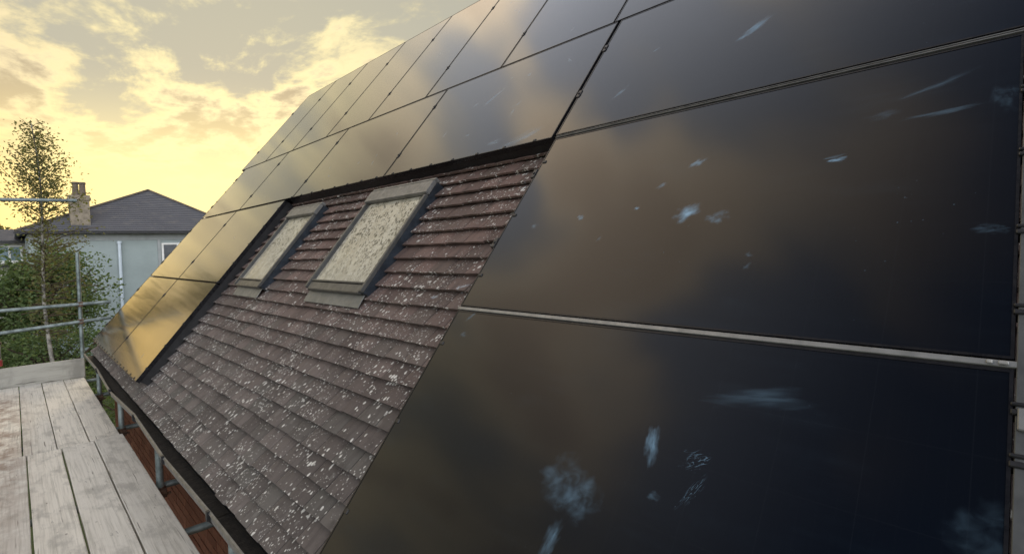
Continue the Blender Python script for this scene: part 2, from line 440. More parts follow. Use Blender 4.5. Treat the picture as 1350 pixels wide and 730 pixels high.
# ------------------------------------------------------------------ the house whose roof we look along
house = empty('house', T(1.9, 3.0, GZ), label='house with a steep tiled roof carrying black solar panels and two roof windows', cat='house')
U0, U1 = -3.4, 7.33          # ends of the roof along the eaves
EV, RV, TZ = -1.178, 4.02, -.106   # eaves and ridge up the slope, tile plane
def rp(u, v, h): return ROOF @ Vector((-u, v, h))
XW = -.45
ridge = rp(0, RV, TZ - .05); hx = ridge.x * 2 - XW
wm = MB()
wm.box(XW, XW + .1, U0 + .1, U1 - .12, GZ, -1.18)
wm.box(hx - .1, hx, U0 + .1, U1 - .12, GZ, -1.18)
for y0, y1 in ((U0 + .1, U0 + .25), (U1 - .27, U1 - .12)):
    wm.add([(XW, y, z) for y in (y0, y1) for z in (GZ, -1.18)] + [(hx, y, z) for y in (y0, y1) for z in (GZ, -1.18)] +
           [(ridge.x, y, ridge.z - .2) for y in (y0, y1)],
           [(0, 4, 5, 8, 1), (2, 3, 9, 7, 6), (1, 8, 9, 3), (5, 7, 9, 8), (0, 1, 3, 2), (4, 6, 7, 5)])
wall = wm.obj('wall', MT['mortar'], house, Matrix.Identity(4))
bm_ = MB()
for k in range(0, 33):
    z = -1.25 - k * .075
    y = .4 - (.1125 if k % 2 else 0)
    while y < U1 - .15:
        j = random.uniform(-.002, .003)
        bm_.box(XW - .008 - j, XW + .02, y, min(y + .215, U1 - .13), z - .065, z); y += .225
bm_.obj('brick', MT['brick'], wall, Matrix.Identity(4), kind='stuff')
sm_ = MB()                                                # soffit and fascia
sm_.box(-.62, XW, U0, U1, -1.16, -1.145)
sm_.box(-.645, -.62, U0, U1, -1.17, -1.03)
sm_.obj('fascia', MT['black'], house, Matrix.Identity(4))
dm = MB()
dm.box(-U1, -U0, EV + .03, RV, -.20, -.160)
roof = dm.obj('roof', MT['blacksoft'], house, ROOF)
bk = MB(); b0 = rp(0, RV, -.16)
bk.quad((ridge.x, U0, b0.z), (ridge.x, U1, b0.z), (ridge.x * 2 + .66, U1, -1.0), (ridge.x * 2 + .66, U0, -1.0))
bk.obj('back_slope', MT['tile'], roof, Matrix.Identity(4))
fe = MB(); fe.box(-U1, -U0, EV - .035, EV + .12, -.158, -.152)
fe.obj('eaves_felt', simple('eaves_strip', (.03, .04, .055), .4, 0, .2, 12.), roof, ROOF, bevel=.002)

# plain tiles, gauge 0.1015 m
GA, TW = .1015, .165
tm = MB()
def tile_verts(mb, cx=0., cy=0., cz=0., w=TW - .006, L=.150, th=.015, tilt=.285, yaw=0., M=None):
    n = 4; vs = []
    for zz in (0, th):
        for yy in (0, L):
            for i in range(n + 1):
                x = (i / n - .5) * w
                cam_ = .0035 * (1 - (2 * i / n - 1) ** 2)
                z = zz + cam_ + (L - yy) * tilt - L * tilt + .018
                p = Vector((x, yy, z))
                if yaw: p = Vector((p.x * math.cos(yaw) - p.y * math.sin(yaw), p.x * math.sin(yaw) + p.y * math.cos(yaw), p.z))
                vs.append(p + Vector((cx, cy, cz)))
    k = n + 1; f = []
    for i in range(n):
        f += [(2 * k + i, 2 * k + i + 1, 3 * k + i + 1, 3 * k + i), (i, i + 1, 2 * k + i + 1, 2 * k + i)]
    f += [(0, 2 * k, 3 * k, k), (n, n + k, n + 3 * k, n + 2 * k)]
    mb.add(vs, f)
tile_verts(tm); tile_me = tm.mesh('roof_tile', MT['tile'])
WIN = [(1.0, 1.82, .060, .955), (2.72, 3.38, .030, .930)]      # the two roof windows, u0 u1 v0 v1
def panel_cover(u, v):
    """how deep a point on the tiles lies under the panels (0 = open to view)"""
    return None
tiles = []
for k in range(0, 53):
    v = .04 - GA * 12 + GA * k
    off = (TW / 2 if k % 2 else 0) - .028
    i0 = int(U0 / TW)
    for i in range(i0 - 1, int(U1 / TW) + 2):
        u = i * TW + off + .0
        if u - TW / 2 < U0 or u + TW / 2 > U1 + .03: continue
        show = (v < 1.42 and -.35 < u < 4.1) or v < -1.0 or (-2.45 < u < -1.6) or u > 7.0
        if not show: continue
        P = rp(u, v + .05, TZ + .02); d = P - CAM
        depth = d.dot(Vector(fw)); inview = depth > 0
        px = 512 + 518 * d.dot(Vector(rx)) / max(depth, .1); py = 276 + 518 * d.dot(Vector(dn)) / max(depth, .1)
        opn = (-.03 < u < 3.75 and v < 1.05) or v < -1.06
        score = (1 / d.length_squared) * abs(d.normalized().dot(Vector((-st, 0, ct)))) if (inview and opn and -10 < px < 1040 and py < 575) else 0
        tiles.append((score, u, v))
tiles.sort(key=lambda t: -t[0])
rest = MB()
for n_, (sc_, u, v) in enumerate(tiles):
    jy, jz, yaw = random.gauss(0, .0016), random.uniform(0, .0025), random.gauss(0, .0035)
    if random.random() < .04: jz += .004; yaw *= 2; jy -= .006
    if n_ < 300 and sc_ > 0:
        link('roof_tile', tile_me, roof, ROOF @ T(-u, v + jy, TZ + jz - .016) @ Matrix.Rotation(yaw, 4, 'Z'))
    else:
        tile_verts(rest, -u, v + jy, TZ + jz - .016, yaw=yaw)
rest.obj('roof_tile', MT['tile'], roof, ROOF, kind='stuff')

# gutter: sections of half-round, slightly sagging, with grey outer lip
gutter_pts = [(-.6, 0), (1.08, .004), (2.12, -.004), (3.35, .010), (4.55, -.014), (5.9, .006), (7.31, .000)]
gp = empty('gutter'); setw(gp, Matrix.Identity(4), house); 
GX, GZ0, GR = -.675, -1.008, .058
for i in range(len(gutter_pts) - 1):
    (y0, s0), (y1, s1) = gutter_pts[i], gutter_pts[i + 1]
    gm = MB(); N_ = 10; vs = []
    ys = [y0 + .002 + (y1 - y0 - .004) * q / 5 for q in range(6)]
    for q, y in enumerate(ys):
        s_ = s0 + (s1 - s0) * q / 5; ox = s_ * 1.1
        for rr in (GR, GR - .004):
            for j in range(N_ + 1):
                a = math.pi * j / N_
                vs.append((GX + ox - rr * math.cos(a) , y, GZ0 + s_ - rr * math.sin(a)))
    k = 2 * (N_ + 1); fs = []
    for q in range(5):
        for j in range(N_):
            fs.append((q * k + j, q * k + j + 1, (q + 1) * k + j + 1, (q + 1) * k + j))
            o_ = N_ + 1
            fs.append((q * k + o_ + j, (q + 1) * k + o_ + j, (q + 1) * k + o_ + j + 1, q * k + o_ + j + 1))
        for j in (0, N_): fs.append((q * k + j, (q + 1) * k + j, (q + 1) * k + N_ + 1 + j, q * k + N_ + 1 + j))
    gm.add(vs, fs)
    gm.obj('gutter_length', MT['gutter_black'], gp, smooth=True)
    lip = MB()
    lip.tube([(GX + s0 * 1.1 - GR - .004, y0 + .004, GZ0 + s0 + .001), (GX + s1 * 1.1 - GR - .004, y1 - .004, GZ0 + s1 + .001)], .0085, 6)
    vs = []
    for y, s_ in ((y0 + .006, s0), (y1 - .006, s1)):
        for dx, dz_ in ((-.003, 0), (.0, -.040), (.003, -.040), (.001, 0)):
            vs.append((GX + s_ * 1.1 - GR - .003 + dx, y, GZ0 + s_ + dz_))
    lip.add(vs, [(0, 1, 5, 4), (1, 2, 6, 5), (2, 3, 7, 6), (3, 0, 4, 7)])
    lip.obj('gutter_lip', MT['alu_dull'], gp, smooth=True)
    dt = MB()
    for q in range(5):
        a, b = ys[q], ys[q + 1]
        dt.quad((GX - .045, a, GZ0 - .034), (GX + .045, a, GZ0 - .030), (GX + .045, b, GZ0 - .031), (GX - .045, b, GZ0 - .035))
    dt.obj('gutter_dirt', MT['dirt'], gp)
    br = MB(); y = y0 + .0
    br.tube([(GX + s0 - GR - .012, y, GZ0 + .012), (GX + s0 - GR - .012, y, GZ0 - .03), (GX + s0 - .04, y, GZ0 - .062), (GX + s0 + .03, y, GZ0 - .062), (GX + .05, y, GZ0 - .02)], .007, 6)
    br.box(GX + s0 - GR - .02, GX + s0 - GR - .004, y - .012, y + .012, GZ0 - .03, GZ0 + .016)
    br.obj('gutter_bracket', MT['black'], gp)

# ------------------------------------------------------------------ roof windows
def roof_window(u0, u1, v0, v1):
    w, L = u1 - u0, v1 - v0
    M = ROOF @ T(-(u0 + u1) / 2, v0, TZ)
    root = empty('roof_window'); setw(root, M, house)
    hw = w / 2; H = .074
    for sgn in (-1, 1):
        fl = MB(); x0, x1 = sorted((sgn * hw, sgn * (hw - .03)))
        fl.box(x0, x1, .0, L - .01, -.03, H - .020)
        fl.obj('side_flashing', MT['wframe_dark'], root, bevel=.003)
        fr = MB(); x0, x1 = sorted((sgn * (hw + .004), sgn * (hw - .027)))
        fr.box(x0, x1, .0, L - .135, H - .019, H + .004)
        x0, x1 = sorted((sgn * (hw - .029), sgn * (hw - .041)))
        fr.box(x0, x1, .05, L - .14, H - .030, H - .010)
        fr.obj('frame_stile', MT['wframe'], root, bevel=.004, seg=2)
    br = MB(); br.box(-hw + .036, hw - .036, -.010, .050, H - .034, H - .006); br.box(-hw + .036, hw - .036, .054, .068, H - .034, H + .000)
    br.obj('bottom_cover', MT['wframe'], root, bevel=.004, seg=2)
    hd = MB(); hd.box(-hw - .008, hw + .008, L - .132, L - .022, H - .016, H + .015); hd.box(-hw - .008, hw + .008, L - .020, L + .004, H - .03, H + .010)
    hd.obj('hood', MT['alu_dull'], root, bevel=.005, seg=2)
    pn = MB(); pn.box(-hw + .044, hw - .044, -(L - .135 - .08) / 2 - .014, (L - .135 - .08) / 2 + .006, -.004, .004)
    pn.obj('pane', MT['pane'], root, M @ T(0, (L - .135 + .08) / 2, H - .022))
    ap = MB(); ap.add([(x, y, z + d_) for d_ in (0, .004) for x, y, z in ((-hw + .01, -.088, .022), (hw - .01, -.088, .022), (hw - .01, .0, .030), (-hw + .01, .0, .030))], [(3, 2, 1, 0), (4, 5, 6, 7), (0, 1, 5, 4), (1, 2, 6, 5), (2, 3, 7, 6), (3, 0, 4, 7)]); ap.box(-hw, hw, .001, .006, .0, H - .034)
    ap.obj('apron', MT['lead'], root, bevel=.002)
    gs = MB()
    gs.box(-hw - .006, hw + .006, -.004, .004, H - .045, H - .032)
    gs.obj('bottom_gasket', MT['black'], root)
for w_ in WIN: roof_window(*w_)

# ------------------------------------------------------------------ solar panels
GAP = .012
def clamp_mesh():
    c_ = MB(); c_.box(-.012, .012, -.028, .028, -.03, .0045); c_.tube([(0, 0, .004), (0, 0, .010)], .0065, 8); return c_.mesh('clamp', MT['black'], bevel=.002)
CL = clamp_mesh()


def panel(label, u0, u1, v0, v1, marks=(), dz=0., frame='black_frame', clamps=(), tilt=0.):
    """u increases away from the viewer; marks and clamps in roof coordinates"""
    cu, cv = (u0 + u1) / 2, (v0 + v1) / 2
    M = ROOF @ T(-cu, cv, dz) @ Matrix.Rotation(tilt, 4, 'X')
    root = empty('solar_module', ROOF @ T(-cu, cv, dz - .035), label=label, cat='solar panel', group='black solar panels on the roof')
    hx_, hy = abs(u1 - u0) / 2 - GAP / 2, (v1 - v0) / 2 - GAP / 2
    fw_ = .006
    f = MB()
    f.box(-hx_, hx_, -hy, -hy + fw_, -.034, .0015); f.box(-hx_, hx_, hy - fw_, hy, -.034, .0015)
    f.box(-hx_, -hx_ + fw_, -hy + fw_, hy - fw_, -.034, .0015); f.box(hx_ - fw_, hx_, -hy + fw_, hy - fw_, -.034, .0015)
    f.obj('frame', MT[frame], root, M)
    gl = MB(); gl.box(-hx_ + fw_, hx_ - fw_, -hy + fw_, hy - fw_, -.006, 0)
    ms = [(-(u - cu), v - cv, a, b, ang, kd, amt) for (u, v, a, b, ang, kd, amt) in marks]
    gl.obj('glass', panel_mat('solar_glass', random.uniform(0, 20), ms, hx_ > hy), root, M)
    bs = MB(); bs.box(-hx_ + fw_, hx_ - fw_, -hy + fw_, hy - fw_, -.010, -.0065)
    bs.obj('backsheet', MT['black'], root, M)
    for (u, v) in clamps: link('clamp', CL, root, ROOF @ T(-u, v, .001 + dz))
    return root


def rk(n_=3):
    r_ = random.Random(n_ * 17 + 5)
    return r_
def small_marks(seed, u0, u1, v0, v1, n):
    r_ = random.Random(seed); out = []
    for _ in range(n):
        out.append((r_.uniform(u0 + .2, u1 - .2), r_.uniform(v0 + .12, v1 - .12), r_.uniform(.015, .05), r_.uniform(.008, .018), r_.uniform(0, 3.1), r_.choice(['smear', 'spot', 'smear']), r_.uniform(.25, .6)))
    return out

V = [-1.05, 0, 1.05, 2.078, 3.90]
# marks: u, v, half length, half width, angle (in panel plane, x towards the viewer's right), kind, strength
panel('large black solar panel filling the bottom right, with a cloudy blue smudge and leaf-like scratch', -1.799, -.022, V[0], V[1] - .006, [
    (-.905, -.505, .075, .062, .3, 'cloud', .30), (-.975, -.535, .055, .050, .0, 'cloud', .26),
    (-1.115, -.345, .042, .020, 1.8, 'smear', .95), (-1.345, -.160, .125, .026, .18, 'smear', .24),
    (-1.235, -.350, .040, .030, .4, 'scratch', .45), (-1.250, -.420, .050, .014, 1.05, 'scratch', .5),
    (-.925, -.645, .050, .020, 1.4, 'smear', .55), (-1.770, -.330, .06, .05, 0., 'cloud', .10), (-1.16, -.46, .02, .012, 0, 'spot', .25),
    (-.14, -.03, .03, .008, .8, 'smear', .45), (-.15, -.12, .02, .015, 0, 'spot', .2)], dz=.001)
panel('large black solar panel above the pale rail, a pale handprint at its middle', -1.799, -.020, V[1] + .006, V[2], [
    (-.953, .463, .040, .034, .5, 'smear', 1.0), (-.955, .458, .030, .024, .4, 'spot', .6), (-1.070, .430, .040, .028, .2, 'cloud', .45),
    (-.918, .707, .028, .018, .7, 'smear', .95), (-1.392, .632, .026, .010, .08, 'spot', 1.0), (-1.38, .645, .03, .006, .1, 'smear', .4),
    (-1.606, .890, .085, .013, .42, 'smear', .26), (-1.627, .770, .085, .010, .12, 'smear', .32), (-1.49, .80, .05, .02, .2, 'smear', .14), (-1.76, .79, .03, .045, .3, 'cloud', .12),
    (-.803, .609, .022, .011, .6, 'smear', .55), (-.471, .477, .022, .016, .2, 'spot', .5), (-.735, .503, .010, .008, 0, 'spot', .8),
    (-1.218, .236, .014, .008, 1.2, 'spot', .22), (-1.215, .275, .012, .010, 0, 'spot', .2), (-1.745, .345, .03, .014, .0, 'cloud', .16), (-.22, .45, .02, .015, 0, 'spot', .3), (-.62, .36, .018, .006, 1., 'smear', .25)],
    clamps=[(-.016, .36), (-.016, .80)])
panel('black landscape solar panel at upper right above the double seam, bright smear near its top', -1.830, -.006, V[2] + .022, V[3], [
    (-.944, 1.517, .075, .030, .75, 'smear', .9), (-.90, 1.47, .02, .012, .6, 'smear', .6), (-.323, 1.308, .060, .012, .85, 'smear', .55), (-.42, 1.60, .022, .008, .7, 'smear', .5),
    (-1.40, 1.5, .10, .05, .3, 'cloud', .06), (-.83, 1.82, .03, .01, .6, 'smear', .4)], clamps=[(-.012, 1.40), (-.012, 1.80)])
R3 = [.008, 1.765, 3.590, 5.330, 7.150]
lab3 = ['landscape solar panel directly above the larger roof window, beside the dark panels', 'tan-reflecting landscape solar panel directly above the smaller roof window',
        'golden landscape solar panel in the third row up, second from the far gable end', 'golden landscape solar panel at the far gable end in the third row up']
for i in range(4):
    mk = small_marks(40 + i, R3[i], R3[i + 1], V[2], V[3], 7 if i < 2 else 3)
    if i == 0: mk += [(.27, 1.13, .13, .045, .3, 'smear', .55), (.52, 1.15, .07, .035, .1, 'cloud', .45), (.893, 1.683, .10, .018, .9, 'smear', .6), (.55, 1.5, .05, .02, .5, 'smear', .3)]
    panel(lab3[i], R3[i], R3[i + 1], V[2] + .010, V[3], mk, clamps=[(R3[i + 1], V[2] + .24), (R3[i + 1], V[2] + .80)])
top = [-2.02, -1.0, .050, 1.095, 2.110, 3.165, 4.195, 5.235, 6.275, 7.38]
tlab = ['portrait solar panel at the very top right corner of the photo', 'portrait solar panel in the top row just right of the step in the seam',
        'portrait solar panel in the top row just left of the step in the seam', 'blue-grey portrait solar panel in the top row, sixth from the far gable end',
        'portrait solar panel in the top row, fifth from the far gable end', 'portrait solar panel in the top row, fourth from the far gable end',
        'portrait solar panel in the top row, third from the far gable end', 'slim portrait solar panel in the top row, second from the far gable end', 'slim portrait solar panel at the far gable end of the top row']
for i in range(1, 9):
    panel(tlab[i], top[i], top[i + 1], V[3] + .002, V[4], small_marks(70 + i, top[i], top[i + 1], V[3], V[4], 4 if i < 5 else 2), clamps=[(top[i + 1], V[3] + .42), (top[i + 1], V[3] + 1.35)])
UL = 3.752
for r_, (va, vb) in enumerate(((V[0], V[1]), (V[1], V[2]))):
    for j, (ua, ub) in enumerate(((UL, 5.40), (5.40, 7.150))):
        lb = [['golden landscape solar panel at the lowest corner, its bottom edge just above the gutter', 'golden landscape solar panel at the far bottom corner reflecting scaffold poles'],
              ['golden landscape solar panel beside the smaller roof window', 'golden landscape solar panel at the far gable end in the second row up']][r_][j]
        panel(lb, ua, ub, va + .002, vb, small_marks(90 + r_ * 2 + j, ua, ub, va, vb, 1), clamps=[(ub, va + .25), (ub, va + .82)])

# mounting rails that show between and beside the panels
def rail(label, parts_, M=ROOF, mat_='alu'):
    root = empty('mounting_rail', M, label=label, cat='rail', group='aluminium mounting rails')
    for nm, mb, mt_ in parts_: mb.obj(nm, MT[mt_], root, M, bevel=.0015)
    return root
a = MB(); a.box(.020, 1.800, -.0072, .0072, -.04, .0032)
b = MB(); b.box(1.770, 1.786, -.0045, -.0085 + .012, .0047, .0085); b.box(1.752, 1.762, -.004, .004, .0047, .008)
rail('pale grey aluminium rail between the two large right-hand panels', [('bar', a, 'alu'), ('screw_head', b, 'pale_cap')])
a = MB(); a.box(.022, 1.86, 1.0535, 1.0580, -.04, .0045); b = MB(); b.box(.022, 1.86, 1.0655, 1.0695, -.04, .0030)
rail('thin double aluminium rail along the seam of the upper right panels', [('bar', a, 'alu_dull'), ('bar', b, 'alu_dull')])
a = MB(); a.box(1.7965, 1.8165, -1.22, 1.046, -.045, .004)
pr = rail('upright grey aluminium rail running along the right picture edge', [('bar', a, 'alu_dark')])
for v in (-.10, -.20, .12, .33, .57, .80):
    k = MB(); k.box(1.790, 1.817, v - .006, v + .006, -.03, .008); k.box(1.790, 1.817, v + .012, v + .020, -.03, .008); k.obj('clip', MT['black'], pr, ROOF, bevel=.002)
for v in (-.115, .73):
    k = MB(); k.box(1.800, 1.858, v - .022, v + .022, .001, .012); k.tube([(1.838, v, .012), (1.838, v, .019)], .009, 8); k.obj('clamp', MT['alu'], pr, ROOF, bevel=.002)
cb = MB(); cb.tube([(1.845, -.9, -.03), (1.856, -.55, -.02), (1.846, -.3, -.025), (1.862, -.18, .0), (1.875, -.05, -.03)], .005, 8)
cb.obj('solar_cable', MT['black'], None, ROOF, smooth=True, label='black cable running beside the upright rail at the right edge', cat='cable')

# black mesh skirts that close the gap under the panel edges; the last one is added as tile shade
def skirt(label, pts, n_):
    root = empty('mesh_skirt', ROOF @ T(-pts[0][0], pts[0][1], TZ), label=label, cat='mesh skirt', group='black mesh skirts under the panel edges')
    (ua, va), (ub, vb) = pts
    du, dv = ub - ua, vb - va; L = math.hypot(du, dv); nx, ny = -dv / L, du / L
    s_ = MB(); q = 12
    for i in range(q):
        t0, t1 = i / q, (i + 1) / q
        p0 = (-(ua + du * t0), va + dv * t0); p1 = (-(ua + du * t1), va + dv * t1)
        s_.add([(p0[0], p0[1], -.034), (p1[0], p1[1], -.034), (p1[0], p1[1], -.105), (p0[0], p0[1], -.105),
                (p0[0] + .003, p0[1] + .003, -.034), (p1[0] + .003, p1[1] + .003, -.034), (p1[0] + .003, p1[1] + .003, -.105), (p0[0] + .003, p0[1] + .003, -.105)],
               [(0, 1, 2, 3), (7, 6, 5, 4), (0, 4, 5, 1), (3, 2, 6, 7)])
    s_.obj('mesh_strip', MT['black'], root, ROOF)
    c_ = MB(); c_.box(-.011, .011, -.008, .010, -.012, .008); cm = c_.mesh('clip', MT['black'], bevel=.003)
    for i in range(n_):
        t = (i + .5) / n_; link('clip', cm, root, ROOF @ T(-(ua + du * t), va + dv * t, -.003))
skirt('black mesh skirt under the panel edge above the roof windows', ((.02, V[2] + .024), (UL, V[2] + .024)), 15)
skirt('black mesh skirt under the sloping panel edge left of the smaller roof window', ((UL + .016, V[0] + .02), (UL + .016, V[2])), 9)
skirt('black mesh skirt under the golden panels just above the gutter', ((UL + .03, V[0] + .02), (7.14, V[0] + .02)), 16)
skirt('black mesh skirt along the far gable edge of the panels', ((7.142, V[0]), (7.142, V[3])), 16)
skirt('black mesh skirt under the left edge of the large right-hand panels', ((-.045, V[0]), (-.045, V[2])), 6)
skirt('dark strip added as tile shade beside the upright rail at the right edge', ((-1.86, V[0]), (-1.86, V[2])), 5)  # black strip standing in for the shade on the tiles here

# ------------------------------------------------------------------ scaffold lift
PZ = -1.40
def board(label, x0, x1, y0, y1, z0=PZ - .038, z1=PZ, skew=0., rot=None, grp='weathered scaffold boards of the walkway'):
    w, L, t = x1 - x0, y1 - y0, z1 - z0
    mb = MB(); n_ = 10
    xs = [-w / 2, -w / 2 + .004, w / 2 - .004, w / 2]
    vs = []; r_ = random.Random(int((x0 + 5) * 1000 + y0 * 77))
    for i in range(n_ + 1):
        y = -L / 2 + L * i / n_; e = r_.uniform(-.0018, .0018); b_ = r_.uniform(-.0015, .0015)
        for (x, z) in ((-w / 2, -t), (-w / 2, -.004), (-w / 2 + .004, 0), (0, -.002), (w / 2 - .004, 0), (w / 2, -.004), (w / 2, -t)):
            vs.append((x + e, y, z + (b_ if z > -t else 0)))
    k = 7; fs = [(i * k + j, i * k + (j + 1) % k, (i + 1) * k + (j + 1) % k, (i + 1) * k + j) for i in range(n_) for j in range(k)]
    fs += [tuple(range(k))[::-1], tuple(n_ * k + j for j in range(k))]
    mb.add(vs, fs)
    M = T((x0 + x1) / 2, (y0 + y1) / 2, z1) @ Matrix.Rotation(skew, 4, 'Z')
    return mb.obj('scaffold_board', MT['board'], None, M, label=label, cat='scaffold board', group=grp)
near = [(-.900, -.692), (-1.123, -.910), (-1.347, -1.134), (-1.574, -1.358), (-1.799, -1.585)]
far = [(-.932, -.716), (-1.152, -.939), (-1.372, -1.160), (-1.595, -1.380), (-1.815, -1.602)]
nl = ['near scaffold board along the gutter side of the walkway', 'near scaffold board second from the gutter side', 'greenish grey near scaffold board third from the gutter side',
      'near scaffold board at the bottom left picture corner', 'outermost near scaffold board at the walkway edge away from the roof']
fl_ = ['far scaffold board along the gutter side, ending at the toe board', 'pale far scaffold board second from the gutter side', 'far scaffold board third from the gutter side',
       'far scaffold board stained red-brown with mud at the left', 'outermost far scaffold board at the walkway edge away from the roof']
for i, (x0, x1) in enumerate(near): board(nl[i], x0, x1, .42, 4.345 + [.03, 0, -.015, 0, .01][i], skew=random.uniform(-.001, .001))
for i, (x0, x1) in enumerate(far): board(fl_[i], x0, x1, 4.362 + [.03, 0, -.012, .005, .01][i], 7.86 + [-.02, .0, .01, -.01, .0][i], z1=PZ - .004, z0=PZ - .042, skew=random.uniform(-.001, .001))
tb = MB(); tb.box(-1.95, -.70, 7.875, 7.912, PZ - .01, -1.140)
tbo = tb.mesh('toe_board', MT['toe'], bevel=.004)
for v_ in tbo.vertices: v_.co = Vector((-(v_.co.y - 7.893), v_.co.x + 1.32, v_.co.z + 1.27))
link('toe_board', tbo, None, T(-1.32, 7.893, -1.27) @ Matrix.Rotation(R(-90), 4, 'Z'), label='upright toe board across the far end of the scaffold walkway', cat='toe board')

scaf = empty('scaffold', T(-1.2, 7.96, GZ), label='galvanised tube scaffold with guard rails at the far end and posts beneath the gutter', cat='scaffold')
TR = .0242
I4 = Matrix.Identity(4)
def tubep(name, pts): MB().tube(pts, TR, 12).obj(name, MT['galv'], scaf, I4, smooth=True)
YE = 7.955
tubep('standard', [(-.712, YE, GZ), (-.712, YE, .355)])
tubep('standard', [(-1.612, YE, GZ), (-1.612, YE, 1.45)])
tubep('guard_rail', [(-1.90, YE - .052, -.385), (-.375, YE - .052, -.368)])
tubep('guard_rail', [(-1.90, YE - .052, -.700), (-.375, YE - .052, -.598)])
tubep('guard_rail', [(-1.90, YE - .06, 1.07), (-.690, YE - .06, 1.098)])
ISX = -.655
for y in (1.0, 2.86, 4.79, 6.66): tubep('standard', [(ISX, y, GZ), (ISX, y, -1.11)])
for y in (1.0, 2.86, 4.79, 6.66, 7.80): tubep('transom', [(-1.95, y + .055, PZ - .07), (-.47, y + .055, PZ - .07)])
tubep('transom', [(-1.95, 1.99, PZ - .07), (-.47, 1.99, PZ - .07)])
tubep('ledger', [(ISX - .05, .5, PZ - .125), (ISX - .05, 8.1, PZ - .125)])
tubep('ledger', [(-1.75, .5, PZ - .125), (-1.75, 8.1, PZ - .125)])
for y in (1.0, 2.86, 4.79, 6.66): tubep('standard', [(-1.86, y, GZ), (-1.86, y, PZ - .05)])
def coupler(p, mt_='rust'):
    x, y, z = p; c_ = MB()
    c_.tube([(x, y, z - .035), (x, y, z + .035)], .034, 10); c_.box(x - .02, x + .03, y - .075, y - .02, z - .026, z + .026)
    c_.tube([(x + .03, y - .05, z - .01), (x + .055, y - .05, z - .01)], .012, 8)
    c_.obj('coupler', MT[mt_], scaf, I4, bevel=.002)
for z in (-.375, -.622): coupler((-.712, YE, z))
for y in (1.0, 2.86, 4.79, 6.66): coupler((ISX, y, PZ - .09))
# end fitting that peeps in at the left picture edge
k = MB(); k.tube([(-1.56, 7.86, -1.10), (-1.56, 7.86, -1.02)], .045, 10); k.obj('base_sleeve', MT['redpaint'], scaf, I4, smooth=True)
k = MB(); k.tube([(-1.56, 7.86, -1.018), (-1.56, 7.86, -.82)], [.034, .034], 10); k.obj('sleeve', MT['pale_cap'], scaf, I4, smooth=True)
k = MB(); k.tube([(-1.56, 7.86, -.818), (-1.56, 7.86, -.78)], [.048, .040], 10); k.box(-1.555, -1.53, 7.82, 7.84, -1.0, -.83); k.obj('sleeve_cap', MT['black'], scaf, I4, smooth=True)

# ------------------------------------------------------------------ neighbouring house with hipped slate roof
nh = empty('neighbour_house', T(3.0, 28, GZ), label='pale blue-grey rendered house with hipped slate roof and chimney', cat='house')
ez = 1.40
YF = 26.0
w_ = MB(); w_.box(-.9, 6.4, YF, YF + 8, GZ, ez - .02); w_.obj('wall', MT['render_blue'], nh, I4)
w_ = MB(); w_.box(-.93, 6.43, YF - .03, YF - .002, ez - .36, ez - .06); w_.obj('band', MT['stone_band'], nh, I4)
s_ = MB(); A = (-1.25, YF - .32, ez); B = (6.75, YF - .32, ez + .02); Cc = (6.75, YF + 8.3, ez); D = (-1.25, YF + 8.3, ez); P1 = (3.42, YF + 3.0, 3.50); P2 = (3.42, YF + 6.2, 3.50)
def slates(quad, n_):
    """courses of slate as thin lapped strips up a triangle or trapezium a-b (eaves), d-c (top)"""
    a_, b_, c_, d_ = [Vector(p) for p in quad]
    nn = (b_ - a_).cross(d_ - a_).normalized()
    for i in range(n_):
        t0, t1 = i / n_, min(1, (i + 1.25) / n_)
        p = [a_.lerp(d_, t0) + nn * .022, b_.lerp(c_, t0) + nn * .022, b_.lerp(c_, t1), a_.lerp(d_, t1)]
        s_.add(p + [q_ - nn * .012 for q_ in p[:2]], [(0, 1, 2, 3), (4, 5, 1, 0)])
slates((A, B, P1, P1), 22); slates((B, Cc, P2, P1), 22); slates((Cc, D, P2, P2), 22); slates((D, A, P1, P2), 22)
nroof = s_.obj('roof', MT['slate'], nh, I4)
r_ = MB()
for q0, q1 in ((A, P1), (B, P1), (P1, P2)): r_.tube([Vector(q0) + Vector((0, 0, .03)), Vector(q1) + Vector((0, 0, .03))], .06, 6)
r_.obj('ridge_tile', simple('hip_tiles', (.13, .11, .085), .8, 0, .2, 4.), nroof, I4)
g_ = MB(); g_.box(-1.3, 6.8, YF - .43, YF - .325, ez - .09, ez - .005); g_.box(-1.2, 6.7, YF - .32, YF - .001, ez - .05, ez - .02); g_.obj('gutter', MT['gutter_black'], nh, I4)
d_ = MB(); d_.tube([(1.86, YF - .09, ez - .45), (1.86, YF - .09, GZ)], .06, 8); d_.tube([(1.86, YF - .09, ez - .5), (1.86, YF - .09, ez - .40)], .085, 8); d_.obj('downpipe', simple('pale_downpipe', (.62, .70, .76), .4, 0, .04, 5.), nh, I4, smooth=True)
def window(parent, x0, x1, z0, z1, y, n_=2, gm_='glass_dark', fm='wood_white'):
    f = MB(); t = .075
    f.box(x0, x1, y - .05, y + .02, z1 - t, z1); f.box(x0, x1, y - .05, y + .02, z0, z0 + t)
    for i in range(n_ + 1):
        xx = x0 + (x1 - x0 - t) * i / n_; f.box(xx, xx + t, y - .048, y + .02, z0 + t, z1 - t)
    f.box(x0 - .05, x1 + .05, y - .10, y - .002, z0 - .06, z0 - .001)
    o = f.obj('window', MT[fm], parent, I4)
    g = MB(); g.box(x0 + .02, x1 - .02, y - .012, y - .004, z0 + .02, z1 - .02); g.obj('pane', MT[gm_], o, I4)
window(nh, 3.34, 4.55, -.10, .90, YF)
st_b = MB(); st_b.box(3.20, 3.31, YF - .04, YF - .002, -.3, 1.04); st_b.obj('window_surround', MT['stone_band'], nh, I4)
